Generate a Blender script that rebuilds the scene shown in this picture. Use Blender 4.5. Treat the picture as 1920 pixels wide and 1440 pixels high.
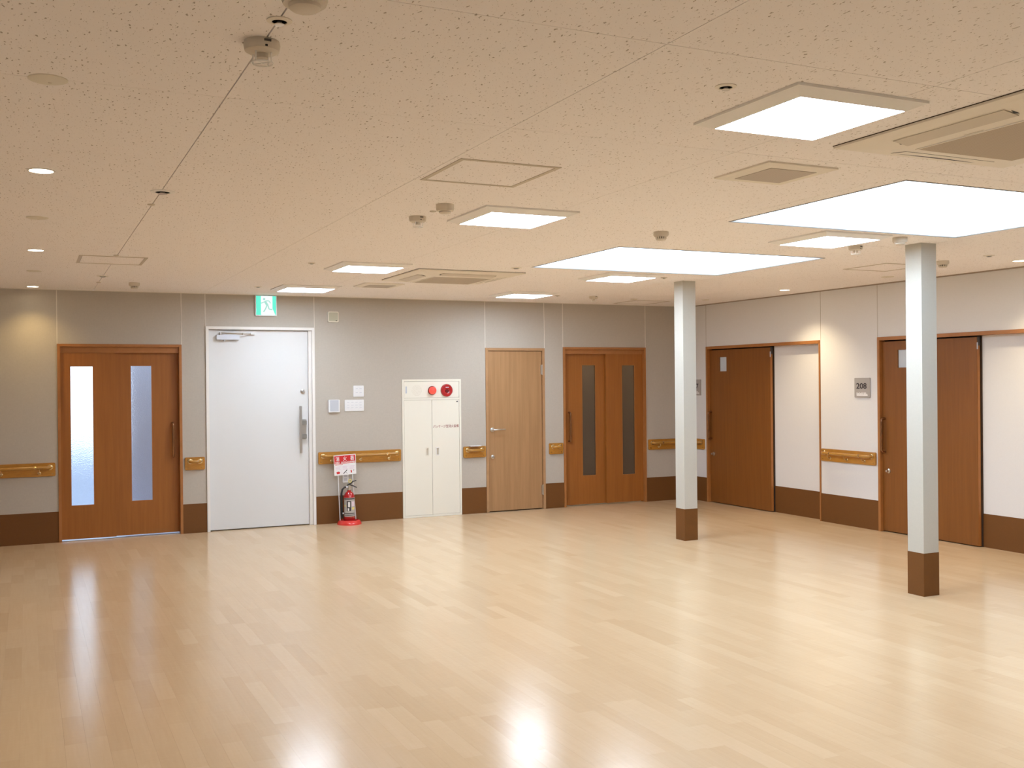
import bpy, bmesh, math, random
from mathutils import Vector, Matrix

# ------------------------------------------------------------------ scene, camera, light, exposure
for o in list(bpy.data.objects):
    bpy.data.objects.remove(o)
SC = bpy.context.scene
COL = SC.collection
H, YB, XR = 2.6, 11.514, 8.090            # ceiling height, back wall, right wall (camera stands at X=0, Y=0)
XL, YF = -2.4, -3.6                       # left wall and the wall behind the photographer

F_PX = 1920.813
CAM = Vector((0.0, 0.0, 1.6116))
RIGHT = Vector((0.9039917, -0.42744166, -0.00962491))
UP = Vector((0.00982632, -0.00173478, 0.99995022))
FWD = Vector((0.42743707, 0.90404127, -0.00263196))
cam = bpy.data.cameras.new('camera')
cam.sensor_fit = 'HORIZONTAL'
cam.sensor_width = 36.0
cam.lens = F_PX * 36.0 / 1920.0
cam.clip_start = 0.05
cob = bpy.data.objects.new('camera', cam)
COL.objects.link(cob)
cob.matrix_world = Matrix(((RIGHT.x, UP.x, -FWD.x, CAM.x), (RIGHT.y, UP.y, -FWD.y, CAM.y),
                           (RIGHT.z, UP.z, -FWD.z, CAM.z), (0, 0, 0, 1)))
SC.camera = cob

PANEL_W = 20.5          # radiance of the square ceiling lights
SKY_W = 2.3             # radiance of the daylight panes of the two skylights
DOWN_W = 14.0           # watts of a downlight in the left row
DOWN_R = 50.0           # watts of a downlight along the cream wall
SKY_OUT = 1.4           # overcast sky outside the glazed door
SC.view_settings.view_transform = 'Standard'
SC.view_settings.look = 'None'
SC.view_settings.gamma = 1.0
SC.view_settings.use_curve_mapping = False
SC.view_settings.exposure = 0.76
SC.cycles.use_denoising = True
SC.cycles.max_bounces = 8
SC.cycles.diffuse_bounces = 5
SC.cycles.glossy_bounces = 3
SC.cycles.transmission_bounces = 6
SC.cycles.adaptive_threshold = 0.04
SC.cycles.adaptive_min_samples = 16
SC.cycles.use_light_tree = False
SC.cycles.sample_clamp_indirect = 6.0
world = bpy.data.worlds.new('overcast_sky')
SC.world = world
world.use_nodes = True
bg = world.node_tree.nodes['Background']
bg.inputs['Color'].default_value = (0.66, 0.82, 1.0, 1)
bg.inputs['Strength'].default_value = SKY_OUT

# ------------------------------------------------------------------ materials
def nodes_of(name):
    m = bpy.data.materials.new(name)
    m.use_nodes = True
    nt = m.node_tree
    return m, nt, nt.nodes['Principled BSDF']

def N(nt, kind, **kw):
    n = nt.nodes.new(kind)
    for k, v in kw.items():
        if k in n.inputs:
            n.inputs[k].default_value = v
        else:
            setattr(n, k, v)
    return n

def plain(name, col, rough=0.5, metal=0.0, spec=0.5, coat=0.0, bump=None, emit=None):
    m, nt, p = nodes_of(name)
    p.inputs['Base Color'].default_value = (*col, 1)
    p.inputs['Roughness'].default_value = rough
    p.inputs['Metallic'].default_value = metal
    p.inputs['Specular IOR Level'].default_value = spec
    p.inputs['Coat Weight'].default_value = coat
    p.inputs['Coat Roughness'].default_value = 0.08
    if bump:
        g = N(nt, 'ShaderNodeNewGeometry')
        mp = N(nt, 'ShaderNodeMapping')
        mp.inputs['Scale'].default_value = bump[0]
        nz = N(nt, 'ShaderNodeTexNoise', Scale=1.0, Detail=3.0)
        b = N(nt, 'ShaderNodeBump', Strength=bump[1], Distance=bump[2])
        nt.links.new(g.outputs['Position'], mp.inputs['Vector'])
        nt.links.new(mp.outputs['Vector'], nz.inputs['Vector'])
        nt.links.new(nz.outputs['Fac'], b.inputs['Height'])
        nt.links.new(b.outputs['Normal'], p.inputs['Normal'])
    if emit:
        p.inputs['Emission Color'].default_value = (*emit[0], 1)
        p.inputs['Emission Strength'].default_value = emit[1]
    return m

def wood(name, c1, c2, scale, rough=0.35, coat=0.0):
    """c1/c2: two tones of the grain; scale: noise frequency along X, Y, Z."""
    m, nt, p = nodes_of(name)
    g = N(nt, 'ShaderNodeNewGeometry')
    mp = N(nt, 'ShaderNodeMapping')
    mp.inputs['Scale'].default_value = scale
    nz = N(nt, 'ShaderNodeTexNoise', Scale=1.0, Detail=5.0, Roughness=0.6, Distortion=0.25)
    rp = N(nt, 'ShaderNodeValToRGB')
    rp.color_ramp.elements[0].position = 0.32
    rp.color_ramp.elements[0].color = (*c1, 1)
    rp.color_ramp.elements[1].position = 0.7
    rp.color_ramp.elements[1].color = (*c2, 1)
    nt.links.new(g.outputs['Position'], mp.inputs['Vector'])
    nt.links.new(mp.outputs['Vector'], nz.inputs['Vector'])
    nt.links.new(nz.outputs['Fac'], rp.inputs['Fac'])
    nt.links.new(rp.outputs['Color'], p.inputs['Base Color'])
    p.inputs['Roughness'].default_value = rough
    p.inputs['Coat Weight'].default_value = coat
    p.inputs['Coat Roughness'].default_value = 0.1
    return m

def cloth_wall(name, col, amount):
    """vinyl wall covering with a fine woven emboss"""
    m, nt, p = nodes_of(name)
    g = N(nt, 'ShaderNodeNewGeometry')
    tot = None
    for sc in ((260, 260, 40), (40, 40, 320)):
        mp = N(nt, 'ShaderNodeMapping')
        mp.inputs['Scale'].default_value = sc
        nz = N(nt, 'ShaderNodeTexNoise', Scale=1.0, Detail=2.0)
        nt.links.new(g.outputs['Position'], mp.inputs['Vector'])
        nt.links.new(mp.outputs['Vector'], nz.inputs['Vector'])
        if tot is None:
            tot = nz
        else:
            ad = N(nt, 'ShaderNodeMath', operation='ADD')
            nt.links.new(tot.outputs['Fac'], ad.inputs[0])
            nt.links.new(nz.outputs['Fac'], ad.inputs[1])
            tot = ad
    rp = N(nt, 'ShaderNodeMapRange')
    rp.inputs['From Min'].default_value = 0.6
    rp.inputs['From Max'].default_value = 1.4
    rp.inputs['To Min'].default_value = 1 - amount
    rp.inputs['To Max'].default_value = 1 + amount
    nt.links.new(tot.outputs[0], rp.inputs['Value'])
    mx = N(nt, 'ShaderNodeVectorMath', operation='SCALE')
    mx.inputs[0].default_value = col
    nt.links.new(rp.outputs['Result'], mx.inputs['Scale'])
    nt.links.new(mx.outputs['Vector'], p.inputs['Base Color'])
    b = N(nt, 'ShaderNodeBump', Strength=0.25, Distance=0.001)
    nt.links.new(tot.outputs[0], b.inputs['Height'])
    nt.links.new(b.outputs['Normal'], p.inputs['Normal'])
    p.inputs['Roughness'].default_value = 0.62
    p.inputs['Specular IOR Level'].default_value = 0.35
    return m

def emission(name, col, strength):
    m = bpy.data.materials.new(name)
    m.use_nodes = True
    nt = m.node_tree
    nt.nodes.remove(nt.nodes['Principled BSDF'])
    e = N(nt, 'ShaderNodeEmission', Strength=strength)
    e.inputs['Color'].default_value = (*col, 1)
    nt.links.new(e.outputs[0], nt.nodes['Material Output'].inputs['Surface'])
    return m

def ceiling_board():
    """rock-wool board with short worm-like fissures"""
    m, nt, p = nodes_of('fissured_ceiling_board')
    g = N(nt, 'ShaderNodeNewGeometry')
    wb = N(nt, 'ShaderNodeTexNoise', Scale=42.0, Detail=1.0)
    nt.links.new(g.outputs['Position'], wb.inputs['Vector'])
    sub = N(nt, 'ShaderNodeVectorMath', operation='SUBTRACT')
    sub.inputs[1].default_value = (0.5, 0.5, 0.5)
    nt.links.new(wb.outputs['Color'], sub.inputs[0])
    scl = N(nt, 'ShaderNodeVectorMath', operation='SCALE', Scale=0.020)
    nt.links.new(sub.outputs[0], scl.inputs[0])
    add = N(nt, 'ShaderNodeVectorMath', operation='ADD')
    nt.links.new(g.outputs['Position'], add.inputs[0])
    nt.links.new(scl.outputs[0], add.inputs[1])
    total = None
    for scale, thr, rot in (((58, 20, 0), 0.110, 0.30), ((92, 50, 0), 0.080, -0.5)):
        mp = N(nt, 'ShaderNodeMapping')
        mp.inputs['Rotation'].default_value = (0, 0, rot)
        mp.inputs['Scale'].default_value = scale
        nt.links.new(add.outputs[0], mp.inputs['Vector'])
        v = N(nt, 'ShaderNodeTexVoronoi', Scale=1.0, Randomness=1.0)
        v.voronoi_dimensions = '2D'
        nt.links.new(mp.outputs['Vector'], v.inputs['Vector'])
        sep = N(nt, 'ShaderNodeSeparateColor')
        nt.links.new(v.outputs['Color'], sep.inputs['Color'])
        keep = N(nt, 'ShaderNodeMapRange')             # each cell gets its own radius; many get none
        keep.inputs['From Min'].default_value = 0.25
        keep.inputs['From Max'].default_value = 1.0
        keep.inputs['To Min'].default_value = 0.0
        keep.inputs['To Max'].default_value = thr * 1.5
        nt.links.new(sep.outputs[0], keep.inputs['Value'])
        df = N(nt, 'ShaderNodeMath', operation='SUBTRACT')
        nt.links.new(keep.outputs['Result'], df.inputs[0])
        nt.links.new(v.outputs['Distance'], df.inputs[1])
        mk = N(nt, 'ShaderNodeMapRange')
        mk.inputs['From Min'].default_value = 0.0
        mk.inputs['From Max'].default_value = 0.03
        nt.links.new(df.outputs[0], mk.inputs['Value'])
        if total is None:
            total = mk
        else:
            mxm = N(nt, 'ShaderNodeMath', operation='MAXIMUM')
            nt.links.new(total.outputs[0], mxm.inputs[0])
            nt.links.new(mk.outputs[0], mxm.inputs[1])
            total = mxm
    mix = N(nt, 'ShaderNodeMix', data_type='RGBA')
    mix.inputs['A'].default_value = (0.97, 0.925, 0.905, 1)
    mix.inputs['B'].default_value = (0.50, 0.44, 0.38, 1)
    nt.links.new(total.outputs[0], mix.inputs['Factor'])
    nt.links.new(mix.outputs['Result'], p.inputs['Base Color'])
    b = N(nt, 'ShaderNodeBump', Strength=0.4, Distance=0.0015, invert=True)
    nt.links.new(total.outputs[0], b.inputs['Height'])
    nt.links.new(b.outputs['Normal'], p.inputs['Normal'])
    p.inputs['Roughness'].default_value = 0.9
    p.inputs['Specular IOR Level'].default_value = 0.15
    return m

def floor_wood():
    """polished maple-look strips; 'tone' differs from strip to strip"""
    m, nt, p = nodes_of('polished_maple_floor')
    at = N(nt, 'ShaderNodeAttribute', attribute_name='tone')
    g = N(nt, 'ShaderNodeNewGeometry')
    mp = N(nt, 'ShaderNodeMapping')
    mp.inputs['Scale'].default_value = (55, 3.0, 1)
    nz = N(nt, 'ShaderNodeTexNoise', Scale=1.0, Detail=5.0, Roughness=0.62, Distortion=0.35)
    nt.links.new(g.outputs['Position'], mp.inputs['Vector'])
    nt.links.new(mp.outputs['Vector'], nz.inputs['Vector'])
    mr = N(nt, 'ShaderNodeMapRange')
    mr.inputs['To Min'].default_value = -0.22
    mr.inputs['To Max'].default_value = 0.22
    nt.links.new(nz.outputs['Fac'], mr.inputs['Value'])
    ad = N(nt, 'ShaderNodeMath', operation='ADD')
    nt.links.new(at.outputs['Fac'], ad.inputs[0])
    nt.links.new(mr.outputs['Result'], ad.inputs[1])
    rp = N(nt, 'ShaderNodeValToRGB')
    e = rp.color_ramp.elements
    e[0].position, e[0].color = 0.0, (0.59, 0.400, 0.225, 1)
    e[1].position, e[1].color = 1.0, (0.73, 0.54, 0.345, 1)
    k = e.new(0.5)
    k.color = (0.66, 0.470, 0.283, 1)
    nt.links.new(ad.outputs[0], rp.inputs['Fac'])
    nt.links.new(rp.outputs['Color'], p.inputs['Base Color'])
    p.inputs['Roughness'].default_value = 0.19
    p.inputs['Specular IOR Level'].default_value = 0.42
    nb = N(nt, 'ShaderNodeTexNoise', Scale=1.0, Detail=5.0)
    mb = N(nt, 'ShaderNodeMapping')
    mb.inputs['Scale'].default_value = (9, 30, 1)
    nt.links.new(g.outputs['Position'], mb.inputs['Vector'])
    nt.links.new(mb.outputs['Vector'], nb.inputs['Vector'])
    b = N(nt, 'ShaderNodeBump', Strength=0.28, Distance=0.002)
    nt.links.new(nb.outputs['Fac'], b.inputs['Height'])
    nt.links.new(b.outputs['Normal'], p.inputs['Normal'])
    return m

def frosted(name, col, rough, scale, strength, ior=1.25):
    m, nt, p = nodes_of(name)
    p.inputs['Base Color'].default_value = (*col, 1)
    p.inputs['Transmission Weight'].default_value = 1.0
    p.inputs['Roughness'].default_value = rough
    p.inputs['IOR'].default_value = ior
    g = N(nt, 'ShaderNodeNewGeometry')
    v = N(nt, 'ShaderNodeTexVoronoi', Scale=scale)
    b = N(nt, 'ShaderNodeBump', Strength=strength, Distance=0.004)
    nt.links.new(g.outputs['Position'], v.inputs['Vector'])
    nt.links.new(v.outputs['Distance'], b.inputs['Height'])
    nt.links.new(b.outputs['Normal'], p.inputs['Normal'])
    return m

def mesh_grille(name, c1, c2, scale):
    m, nt, p = nodes_of(name)
    g = N(nt, 'ShaderNodeNewGeometry')
    br = N(nt, 'ShaderNodeTexBrick', Scale=scale, offset=0.0)
    br.inputs['Color1'].default_value = (*c1, 1)
    br.inputs['Color2'].default_value = (*c1, 1)
    br.inputs['Mortar'].default_value = (*c2, 1)
    br.inputs['Mortar Size'].default_value = 0.12
    br.inputs['Brick Width'].default_value = 0.5
    br.inputs['Row Height'].default_value = 0.5
    nt.links.new(g.outputs['Position'], br.inputs['Vector'])
    nt.links.new(br.outputs['Color'], p.inputs['Base Color'])
    p.inputs['Roughness'].default_value = 0.6
    return m

def half_frost(m, t):
    m.node_tree.nodes['Principled BSDF'].inputs['Transmission Weight'].default_value = t
    return m

M = dict(
    wall_taupe=cloth_wall('taupe_vinyl_wall', (0.505, 0.458, 0.398), 0.05),
    wall_cream=cloth_wall('cream_vinyl_wall', (0.785, 0.765, 0.76), 0.02),
    column=cloth_wall('pale_grey_vinyl', (0.56, 0.535, 0.475), 0.03),
    base=cloth_wall('brown_vinyl_dado', (0.166, 0.063, 0.012), 0.06),
    ceiling=ceiling_board(),
    slab=plain('ceiling_backing', (0.34, 0.27, 0.21), 0.9),
    trim_white=plain('white_joint_strip', (0.80, 0.75, 0.68), 0.45),
    trim_tan=plain('tan_joint_shadow_line', (0.38, 0.31, 0.25), 0.6),
    floor=floor_wood(),
    subfloor=plain('floor_bedding', (0.45, 0.30, 0.17), 0.8),
    door_room=wood('brown_veneer_shaded', (0.215, 0.072, 0.010), (0.26, 0.090, 0.014), (38, 38, 1.6), 0.45),  # door brown darkened to offset the stronger light along the cream wall
    door=wood('brown_veneer_lit', (0.315, 0.106, 0.016), (0.375, 0.132, 0.022), (38, 38, 1.6), 0.42),  # door brown lightened to offset the weaker light on the taupe wall
    doorframe=wood('brown_door_frame', (0.38, 0.150, 0.040), (0.44, 0.18, 0.052), (9, 9, 9), 0.36),
    door_light=wood('light_oak_veneer', (0.365, 0.200, 0.088), (0.45, 0.255, 0.120), (26, 26, 1.2), 0.42),
    frame_light=wood('light_oak_frame', (0.42, 0.235, 0.11), (0.48, 0.275, 0.135), (9, 9, 9), 0.4),
    white_steel=plain('white_painted_steel', (0.755, 0.755, 0.755), 0.42, bump=((90, 90, 90), 0.05, 0.001)),
    white_frame=plain('white_frame_paint', (0.84, 0.81, 0.77), 0.4),
    cream_steel=plain('cream_painted_steel', (0.86, 0.825, 0.72), 0.4),
    seam=plain('seam_shadow_gap', (0.30, 0.27, 0.22), 0.8),
    gap_dark=plain('dark_door_gap', (0.045, 0.022, 0.010), 0.8),
    gold=wood('lacquered_golden_wood', (0.44, 0.185, 0.020), (0.54, 0.245, 0.032), (14, 14, 60), 0.30, coat=0.6),
    goldbar=wood('lacquered_round_bar', (0.42, 0.195, 0.028), (0.50, 0.245, 0.042), (14, 14, 60), 0.24, coat=0.8),
    brass=plain('satin_brass', (0.64, 0.47, 0.24), 0.22, 1.0),
    steel_dark=plain('dark_steel', (0.34, 0.33, 0.31), 0.35, 0.9),
    chrome=plain('satin_steel', (0.62, 0.60, 0.58), 0.28, 1.0),
    silver=plain('silver_paint', (0.66, 0.68, 0.74), 0.35, 0.3),
    bronze=plain('bronze_pull', (0.26, 0.105, 0.035), 0.20, 0.55, coat=0.6),
    white_plastic=plain('white_plastic', (0.82, 0.82, 0.83), 0.4),
    grey_plastic=plain('pale_grey_plastic', (0.55, 0.57, 0.62), 0.45),
    print_grey=plain('grey_print', (0.62, 0.63, 0.68), 0.6),
    ivory=plain('ivory_plastic', (0.80, 0.75, 0.64), 0.5),
    ivory_in=plain('olive_ivory_plastic', (0.52, 0.50, 0.38), 0.5),
    ac=plain('ivory_air_conditioner', (0.86, 0.80, 0.70), 0.5),
    detector=plain('ivory_detector', (0.72, 0.65, 0.55), 0.5),
    tan_flap_shade=plain('ivory_tan_flap_shade', (0.66, 0.59, 0.49), 0.5),  # shade painted into the closed flaps; plain tan on other small parts
    ac_grille=mesh_grille('air_return_mesh', (0.40, 0.32, 0.23), (0.50, 0.42, 0.32), 60),
    vent_grille=mesh_grille('vent_mesh', (0.42, 0.36, 0.30), (0.56, 0.49, 0.42), 70),
    black=plain('black_slot', (0.012, 0.010, 0.008), 0.7),
    dark=plain('dark_grey', (0.06, 0.055, 0.05), 0.5),
    rubber=plain('black_hose_rubber', (0.015, 0.015, 0.016), 0.4),
    alu=plain('hatch_frame', (0.58, 0.50, 0.40), 0.5),
    sky_trim=plain('skylight_trim', (0.42, 0.40, 0.38), 0.4, 0.4),
    sky_lining=plain('skylight_lining', (0.86, 0.88, 0.90), 0.5),
    light_body=plain('light_housing', (0.90, 0.88, 0.85), 0.45),
    light_on=emission('lit_diffuser', (0.86, 1.0, 1.17), PANEL_W),
    skylight_on=emission('daylight_pane', (0.76, 1.0, 1.24), SKY_W),
    down_on=emission('downlight_lens', (1.0, 0.86, 0.62), 12.0),
    red=plain('red_enamel', (0.44, 0.012, 0.014), 0.18, coat=0.7),
    red_base=plain('red_plastic_base', (0.72, 0.045, 0.035), 0.22, coat=0.4),
    red_print=plain('red_print', (0.62, 0.02, 0.02), 0.5),
    red_dark=plain('dark_red_button', (0.17, 0.008, 0.010), 0.22, coat=0.5),
    red_lamp=plain('red_lamp_lens', (0.70, 0.03, 0.025), 0.2, coat=0.6, emit=((1, 0.12, 0.08), 0.35)),
    white_print=plain('white_print', (0.85, 0.83, 0.83), 0.5),
    pink_print=plain('pale_pink_print', (0.78, 0.66, 0.74), 0.5),
    yellow=plain('yellow_pin', (0.80, 0.68, 0.22), 0.4),
    label_silver=plain('silver_label', (0.50, 0.47, 0.45), 0.35, 0.2),
    text_red=plain('maroon_lettering', (0.30, 0.03, 0.03), 0.6),
    plate_grey=plain('grey_name_plate', (0.42, 0.385, 0.36), 0.4),
    text_black=plain('black_lettering', (0.035, 0.025, 0.03), 0.5),
    lens_white=plain('milky_glass', (0.62, 0.68, 0.75), 0.16, coat=0.3),
    exit_green=emission('exit_sign_green', (0.10, 0.56, 0.42), 1.0),
    exit_white=emission('exit_sign_white', (0.58, 0.63, 0.62), 1.0),
    exit_man=emission('exit_sign_runner', (0.26, 0.46, 0.40), 1.0),
    frost_day=frosted('pebbled_frosted_glass', (0.95, 0.97, 1.0), 0.30, 110, 0.9),
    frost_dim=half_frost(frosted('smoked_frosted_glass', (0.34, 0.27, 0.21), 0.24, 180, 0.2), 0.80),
    glass_fill=emission('added_glass_fill', (1.0, 0.86, 0.62), 14.0),  # glow of the lamp added behind the dark glass
    room_dim=plain('dim_room_wall', (0.42, 0.38, 0.33), 0.8),
    pier_blue=plain('added_pier_blue_grey', (0.66, 0.68, 0.82), 0.8),
    concrete=plain('pale_concrete', (0.62, 0.66, 0.74), 0.8, bump=((20, 20, 20), 0.3, 0.004)),
    plain_wall=plain('plain_painted_wall', (0.84, 0.81, 0.76), 0.7),
)

# ------------------------------------------------------------------ mesh helpers
WLOC = {}

class MB:
    """collects boxes, tubes, lathes and prisms, then becomes ONE mesh object"""
    def __init__(self, T=None):
        self.v, self.f, self.T = [], [], T

    def add(self, vs, fs):
        n = len(self.v)
        self.v += [Vector(self.T(*p)) if self.T else Vector(p) for p in vs]
        self.f += [tuple(i + n for i in q) for q in fs]
        return self

    def box(self, x0, x1, y0, y1, z0, z1):
        return self.add([(x0, y0, z0), (x1, y0, z0), (x1, y1, z0), (x0, y1, z0),
                         (x0, y0, z1), (x1, y0, z1), (x1, y1, z1), (x0, y1, z1)],
                        [(0, 3, 2, 1), (4, 5, 6, 7), (0, 1, 5, 4), (1, 2, 6, 5), (2, 3, 7, 6), (3, 0, 4, 7)])

    def loops(self, rings, caps=True):
        n = len(rings[0])
        vs = [p for r in rings for p in r]
        fs = []
        for a in range(len(rings) - 1):
            for i in range(n):
                j = (i + 1) % n
                fs.append((a * n + i, a * n + j, (a + 1) * n + j, (a + 1) * n + i))
        if caps:
            fs.append(tuple(range(n))[::-1])
            fs.append(tuple((len(rings) - 1) * n + i for i in range(n)))
        return self.add(vs, fs)

    def lathe(self, prof, c, axis='z', seg=24):
        """prof: (radius, height along axis)"""
        rings = []
        for r, h in prof:
            r = max(r, 1e-5)
            ring = []
            for k in range(seg):
                a = 2 * math.pi * k / seg
                ca, sa = r * math.cos(a), r * math.sin(a)
                ring.append({'z': (c[0] + ca, c[1] + sa, c[2] + h), 'y': (c[0] + ca, c[1] + h, c[2] + sa),
                             'x': (c[0] + h, c[1] + ca, c[2] + sa)}[axis])
            rings.append(ring)
        return self.loops(rings)

    def tube(self, path, r, seg=10):
        pts = [Vector(p) for p in path]
        rings = []
        ref = None
        for i, p in enumerate(pts):
            d = (pts[min(i + 1, len(pts) - 1)] - pts[max(i - 1, 0)]).normalized()
            if ref is None:
                ref = Vector((0, 0, 1)) if abs(d.z) < 0.9 else Vector((1, 0, 0))
            a = (ref - d * ref.dot(d)).normalized()
            b = d.cross(a)
            ref = a
            rr = r[i] if isinstance(r, (list, tuple)) else r
            rings.append([tuple(p + a * rr * math.cos(2 * math.pi * k / seg) + b * rr * math.sin(2 * math.pi * k / seg))
                          for k in range(seg)])
        return self.loops(rings)

    def slab(self, poly, n0, n1):
        """poly in (u, z), extruded along n: coordinates (u, n, z)"""
        return self.loops([[(u, n0, z) for u, z in poly], [(u, n1, z) for u, z in poly]])

    def rbox(self, u0, u1, n0, n1, z0, z1, r, seg=4):
        """a board with rounded corners in the (u, z) plane"""
        poly = []
        for cu, cz, a0 in ((u1 - r, z1 - r, 0), (u0 + r, z1 - r, 90), (u0 + r, z0 + r, 180), (u1 - r, z0 + r, 270)):
            for k in range(seg + 1):
                a = math.radians(a0 + 90 * k / seg)
                poly.append((cu + r * math.cos(a), cz + r * math.sin(a)))
        return self.slab(poly, n0, n1)

    def build(self, name, mat, parent=None, smooth=None, bevel=0.0, origin=None):
        lo = Vector((min(p.x for p in self.v), min(p.y for p in self.v), min(p.z for p in self.v)))
        hi = Vector((max(p.x for p in self.v), max(p.y for p in self.v), max(p.z for p in self.v)))
        org = Vector(origin) if origin else Vector(((lo.x + hi.x) / 2, (lo.y + hi.y) / 2, lo.z))
        bm = bmesh.new()
        vs = [bm.verts.new(p - org) for p in self.v]
        for q in self.f:
            try:
                bm.faces.new([vs[i] for i in q])
            except ValueError:
                pass
        bmesh.ops.recalc_face_normals(bm, faces=bm.faces)
        if bevel:
            ed = [e for e in bm.edges if len(e.link_faces) == 2 and e.calc_face_angle(0) > 0.5]
            bmesh.ops.bevel(bm, geom=ed, offset=bevel, segments=2, affect='EDGES', clamp_overlap=True)
        me = bpy.data.meshes.new(name)
        bm.to_mesh(me)
        bm.free()
        if smooth or bevel:
            me.shade_smooth()
            me.set_sharp_from_angle(angle=math.radians(smooth or 40))
        me.materials.append(M[mat])
        return link(name, me, org, parent)

def link(name, me, org, parent):
    o = bpy.data.objects.new(name, me)
    COL.objects.link(o)
    WLOC[o.name] = Vector(org)
    o.location = Vector(org) - (WLOC[parent.name] if parent else Vector((0, 0, 0)))
    if parent:
        o.parent = parent
    return o

def tag(o, label=None, cat=None, group=None, kind=None):
    if label:
        o['label'] = label
    if cat:
        o['category'] = cat
    if group:
        o['group'] = group
    if kind:
        o['kind'] = kind
    return o

def empty(name, loc, label=None, cat=None, group=None, kind=None):
    return tag(link(name, None, loc, None), label, cat, group, kind)

def copy_tree(o, parent=None, shift=Vector((0, 0, 0))):
    c = o.copy()
    COL.objects.link(c)
    c.parent = parent
    if parent is None:
        c.location = o.location + shift
    for ch in o.children:
        copy_tree(ch, c)
    return c

def text_mesh(body, size, bold=0.0):
    cu = bpy.data.curves.new('lettering', 'FONT')
    cu.body = body
    cu.size = size
    cu.offset = bold
    cu.resolution_u = 3
    cu.extrude = 0.0005
    ob = bpy.data.objects.new('lettering', cu)
    COL.objects.link(ob)
    dg = bpy.context.evaluated_depsgraph_get()
    dg.update()
    me = bpy.data.meshes.new_from_object(ob.evaluated_get(dg))
    bpy.data.objects.remove(ob)
    vs = [v.co.copy() for v in me.vertices]
    fs = [tuple(p.vertices) for p in me.polygons]
    bpy.data.meshes.remove(me)
    return vs, fs

def lettering(name, body, cu, n, cz, width, height, T, mat, parent, bold=0.0, rev=False):
    """text centred at (cu, cz) on a wall, stretched to width x height"""
    vs, fs = text_mesh(body, 1.0, bold)
    if not vs:
        return None
    x0, x1 = min(v.x for v in vs), max(v.x for v in vs)
    y0, y1 = min(v.y for v in vs), max(v.y for v in vs)
    s = -1 if rev else 1
    b = MB(T)
    b.add([(cu + s * ((v.x - x0) / (x1 - x0) - 0.5) * width, n + (0.0008 if v.z > 0 else 0.0),
            cz + ((v.y - y0) / (y1 - y0) - 0.5) * height) for v in vs], fs)
    return b.build(name, mat, parent)

def back(u, n, z):            # wall coordinates: along the wall, out into the room, up
    return (u, YB - n, z)

def right(u, n, z):           # u is world Y
    return (XR - n, u, z)

# ------------------------------------------------------------------ floor
random.seed(11)
FX, FY = XR + 0.12, YB + 0.10
fl = MB().box(XL, FX, YF, FY, -0.12, -0.003).build('floor', 'subfloor')
tag(fl, 'polished pale maple strip floor', kind='structure')

def proj(p):
    d = Vector(p) - CAM
    z = d.dot(FWD)
    if z < 0.3:
        return None
    return (960 + F_PX * d.dot(RIGHT) / z, 720 - F_PX * d.dot(UP) / z)

def px_area(x0, x1, y0, y1):
    q = [proj(p) for p in ((x0, y0, 0), (x1, y0, 0), (x1, y1, 0), (x0, y1, 0))]
    if any(a is None for a in q):
        return 0
    if sum(0 <= a[0] <= 1920 and 0 <= a[1] <= 1440 for a in q) < 3:
        return 0
    return abs(sum(q[i][0] * q[(i + 1) % 4][1] - q[(i + 1) % 4][0] * q[i][1] for i in range(4))) / 2

PW = 0.0905
planks = []
x = XL
while x < FX - 1e-4:
    x1 = min(x + PW, FX)
    y = YF - random.random() * 0.6
    while y < FY:
        L = random.choice((0.42, 0.52, 0.62, 0.62, 0.74))
        y0, y1 = max(y, YF), min(y + L, FY)
        if y1 - y0 > 0.02:
            planks.append((x, x1, y0, y1, random.gauss(0.5, 0.09), px_area(x, x1, y0, y1)))
        y += L
    x = x1
planks.sort(key=lambda p: -p[5])
G = 0.00012

def plank_geo(p, ox=0, oy=0):
    a, b, c, d = p[0] + G - ox, p[1] - G - ox, p[2] + G - oy, p[3] - G - oy
    z0, z1 = -0.003, 0.0
    return ([(a, c, z1), (b, c, z1), (b, d, z1), (a, d, z1), (a, c, z0), (b, c, z0), (b, d, z0), (a, d, z0)],
            [(0, 1, 2, 3), (4, 5, 1, 0), (5, 6, 2, 1), (6, 7, 3, 2), (7, 4, 0, 3)])

def tone_mesh(name, vs, fs, tones):
    me = bpy.data.meshes.new(name)
    me.from_pydata(vs, [], fs)
    at = me.attributes.new('tone', 'FLOAT', 'FACE')
    at.data.foreach_set('value', tones)
    me.materials.append(M['floor'])
    return me

for p in planks[:300]:
    cx, cy = (p[0] + p[1]) / 2, (p[2] + p[3]) / 2
    vs, fs = plank_geo(p, cx, cy)
    link('floor_plank', tone_mesh('floor_plank', vs, fs, [p[4]] * 5), (cx, cy, 0), fl)
vs, fs, tn = [], [], []
for p in planks[300:]:
    a, b = plank_geo(p)
    n = len(vs)
    vs += a
    fs += [tuple(i + n for i in q) for q in b]
    tn += [p[4]] * 5
tag(link('floor_planks_beyond', tone_mesh('floor_planks_beyond', vs, fs, tn), (0, 0, 0), fl), kind='stuff')

# ------------------------------------------------------------------ ceiling
SKYL = [(3.965, 5.925, 6.510, 7.950), (3.985, 5.945, 3.790, 5.215)]      # the two skylight openings

def minus(rects, hole):
    out = []
    hx0, hx1, hy0, hy1 = hole
    for x0, x1, y0, y1 in rects:
        if hx1 <= x0 or hx0 >= x1 or hy1 <= y0 or hy0 >= y1:
            out.append((x0, x1, y0, y1))
            continue
        if hy0 > y0:
            out.append((x0, x1, y0, hy0))
        if hy1 < y1:
            out.append((x0, x1, hy1, y1))
        a, b = max(y0, hy0), min(y1, hy1)
        if hx0 > x0:
            out.append((x0, hx0, a, b))
        if hx1 < x1:
            out.append((hx1, x1, a, b))
    return out

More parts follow.
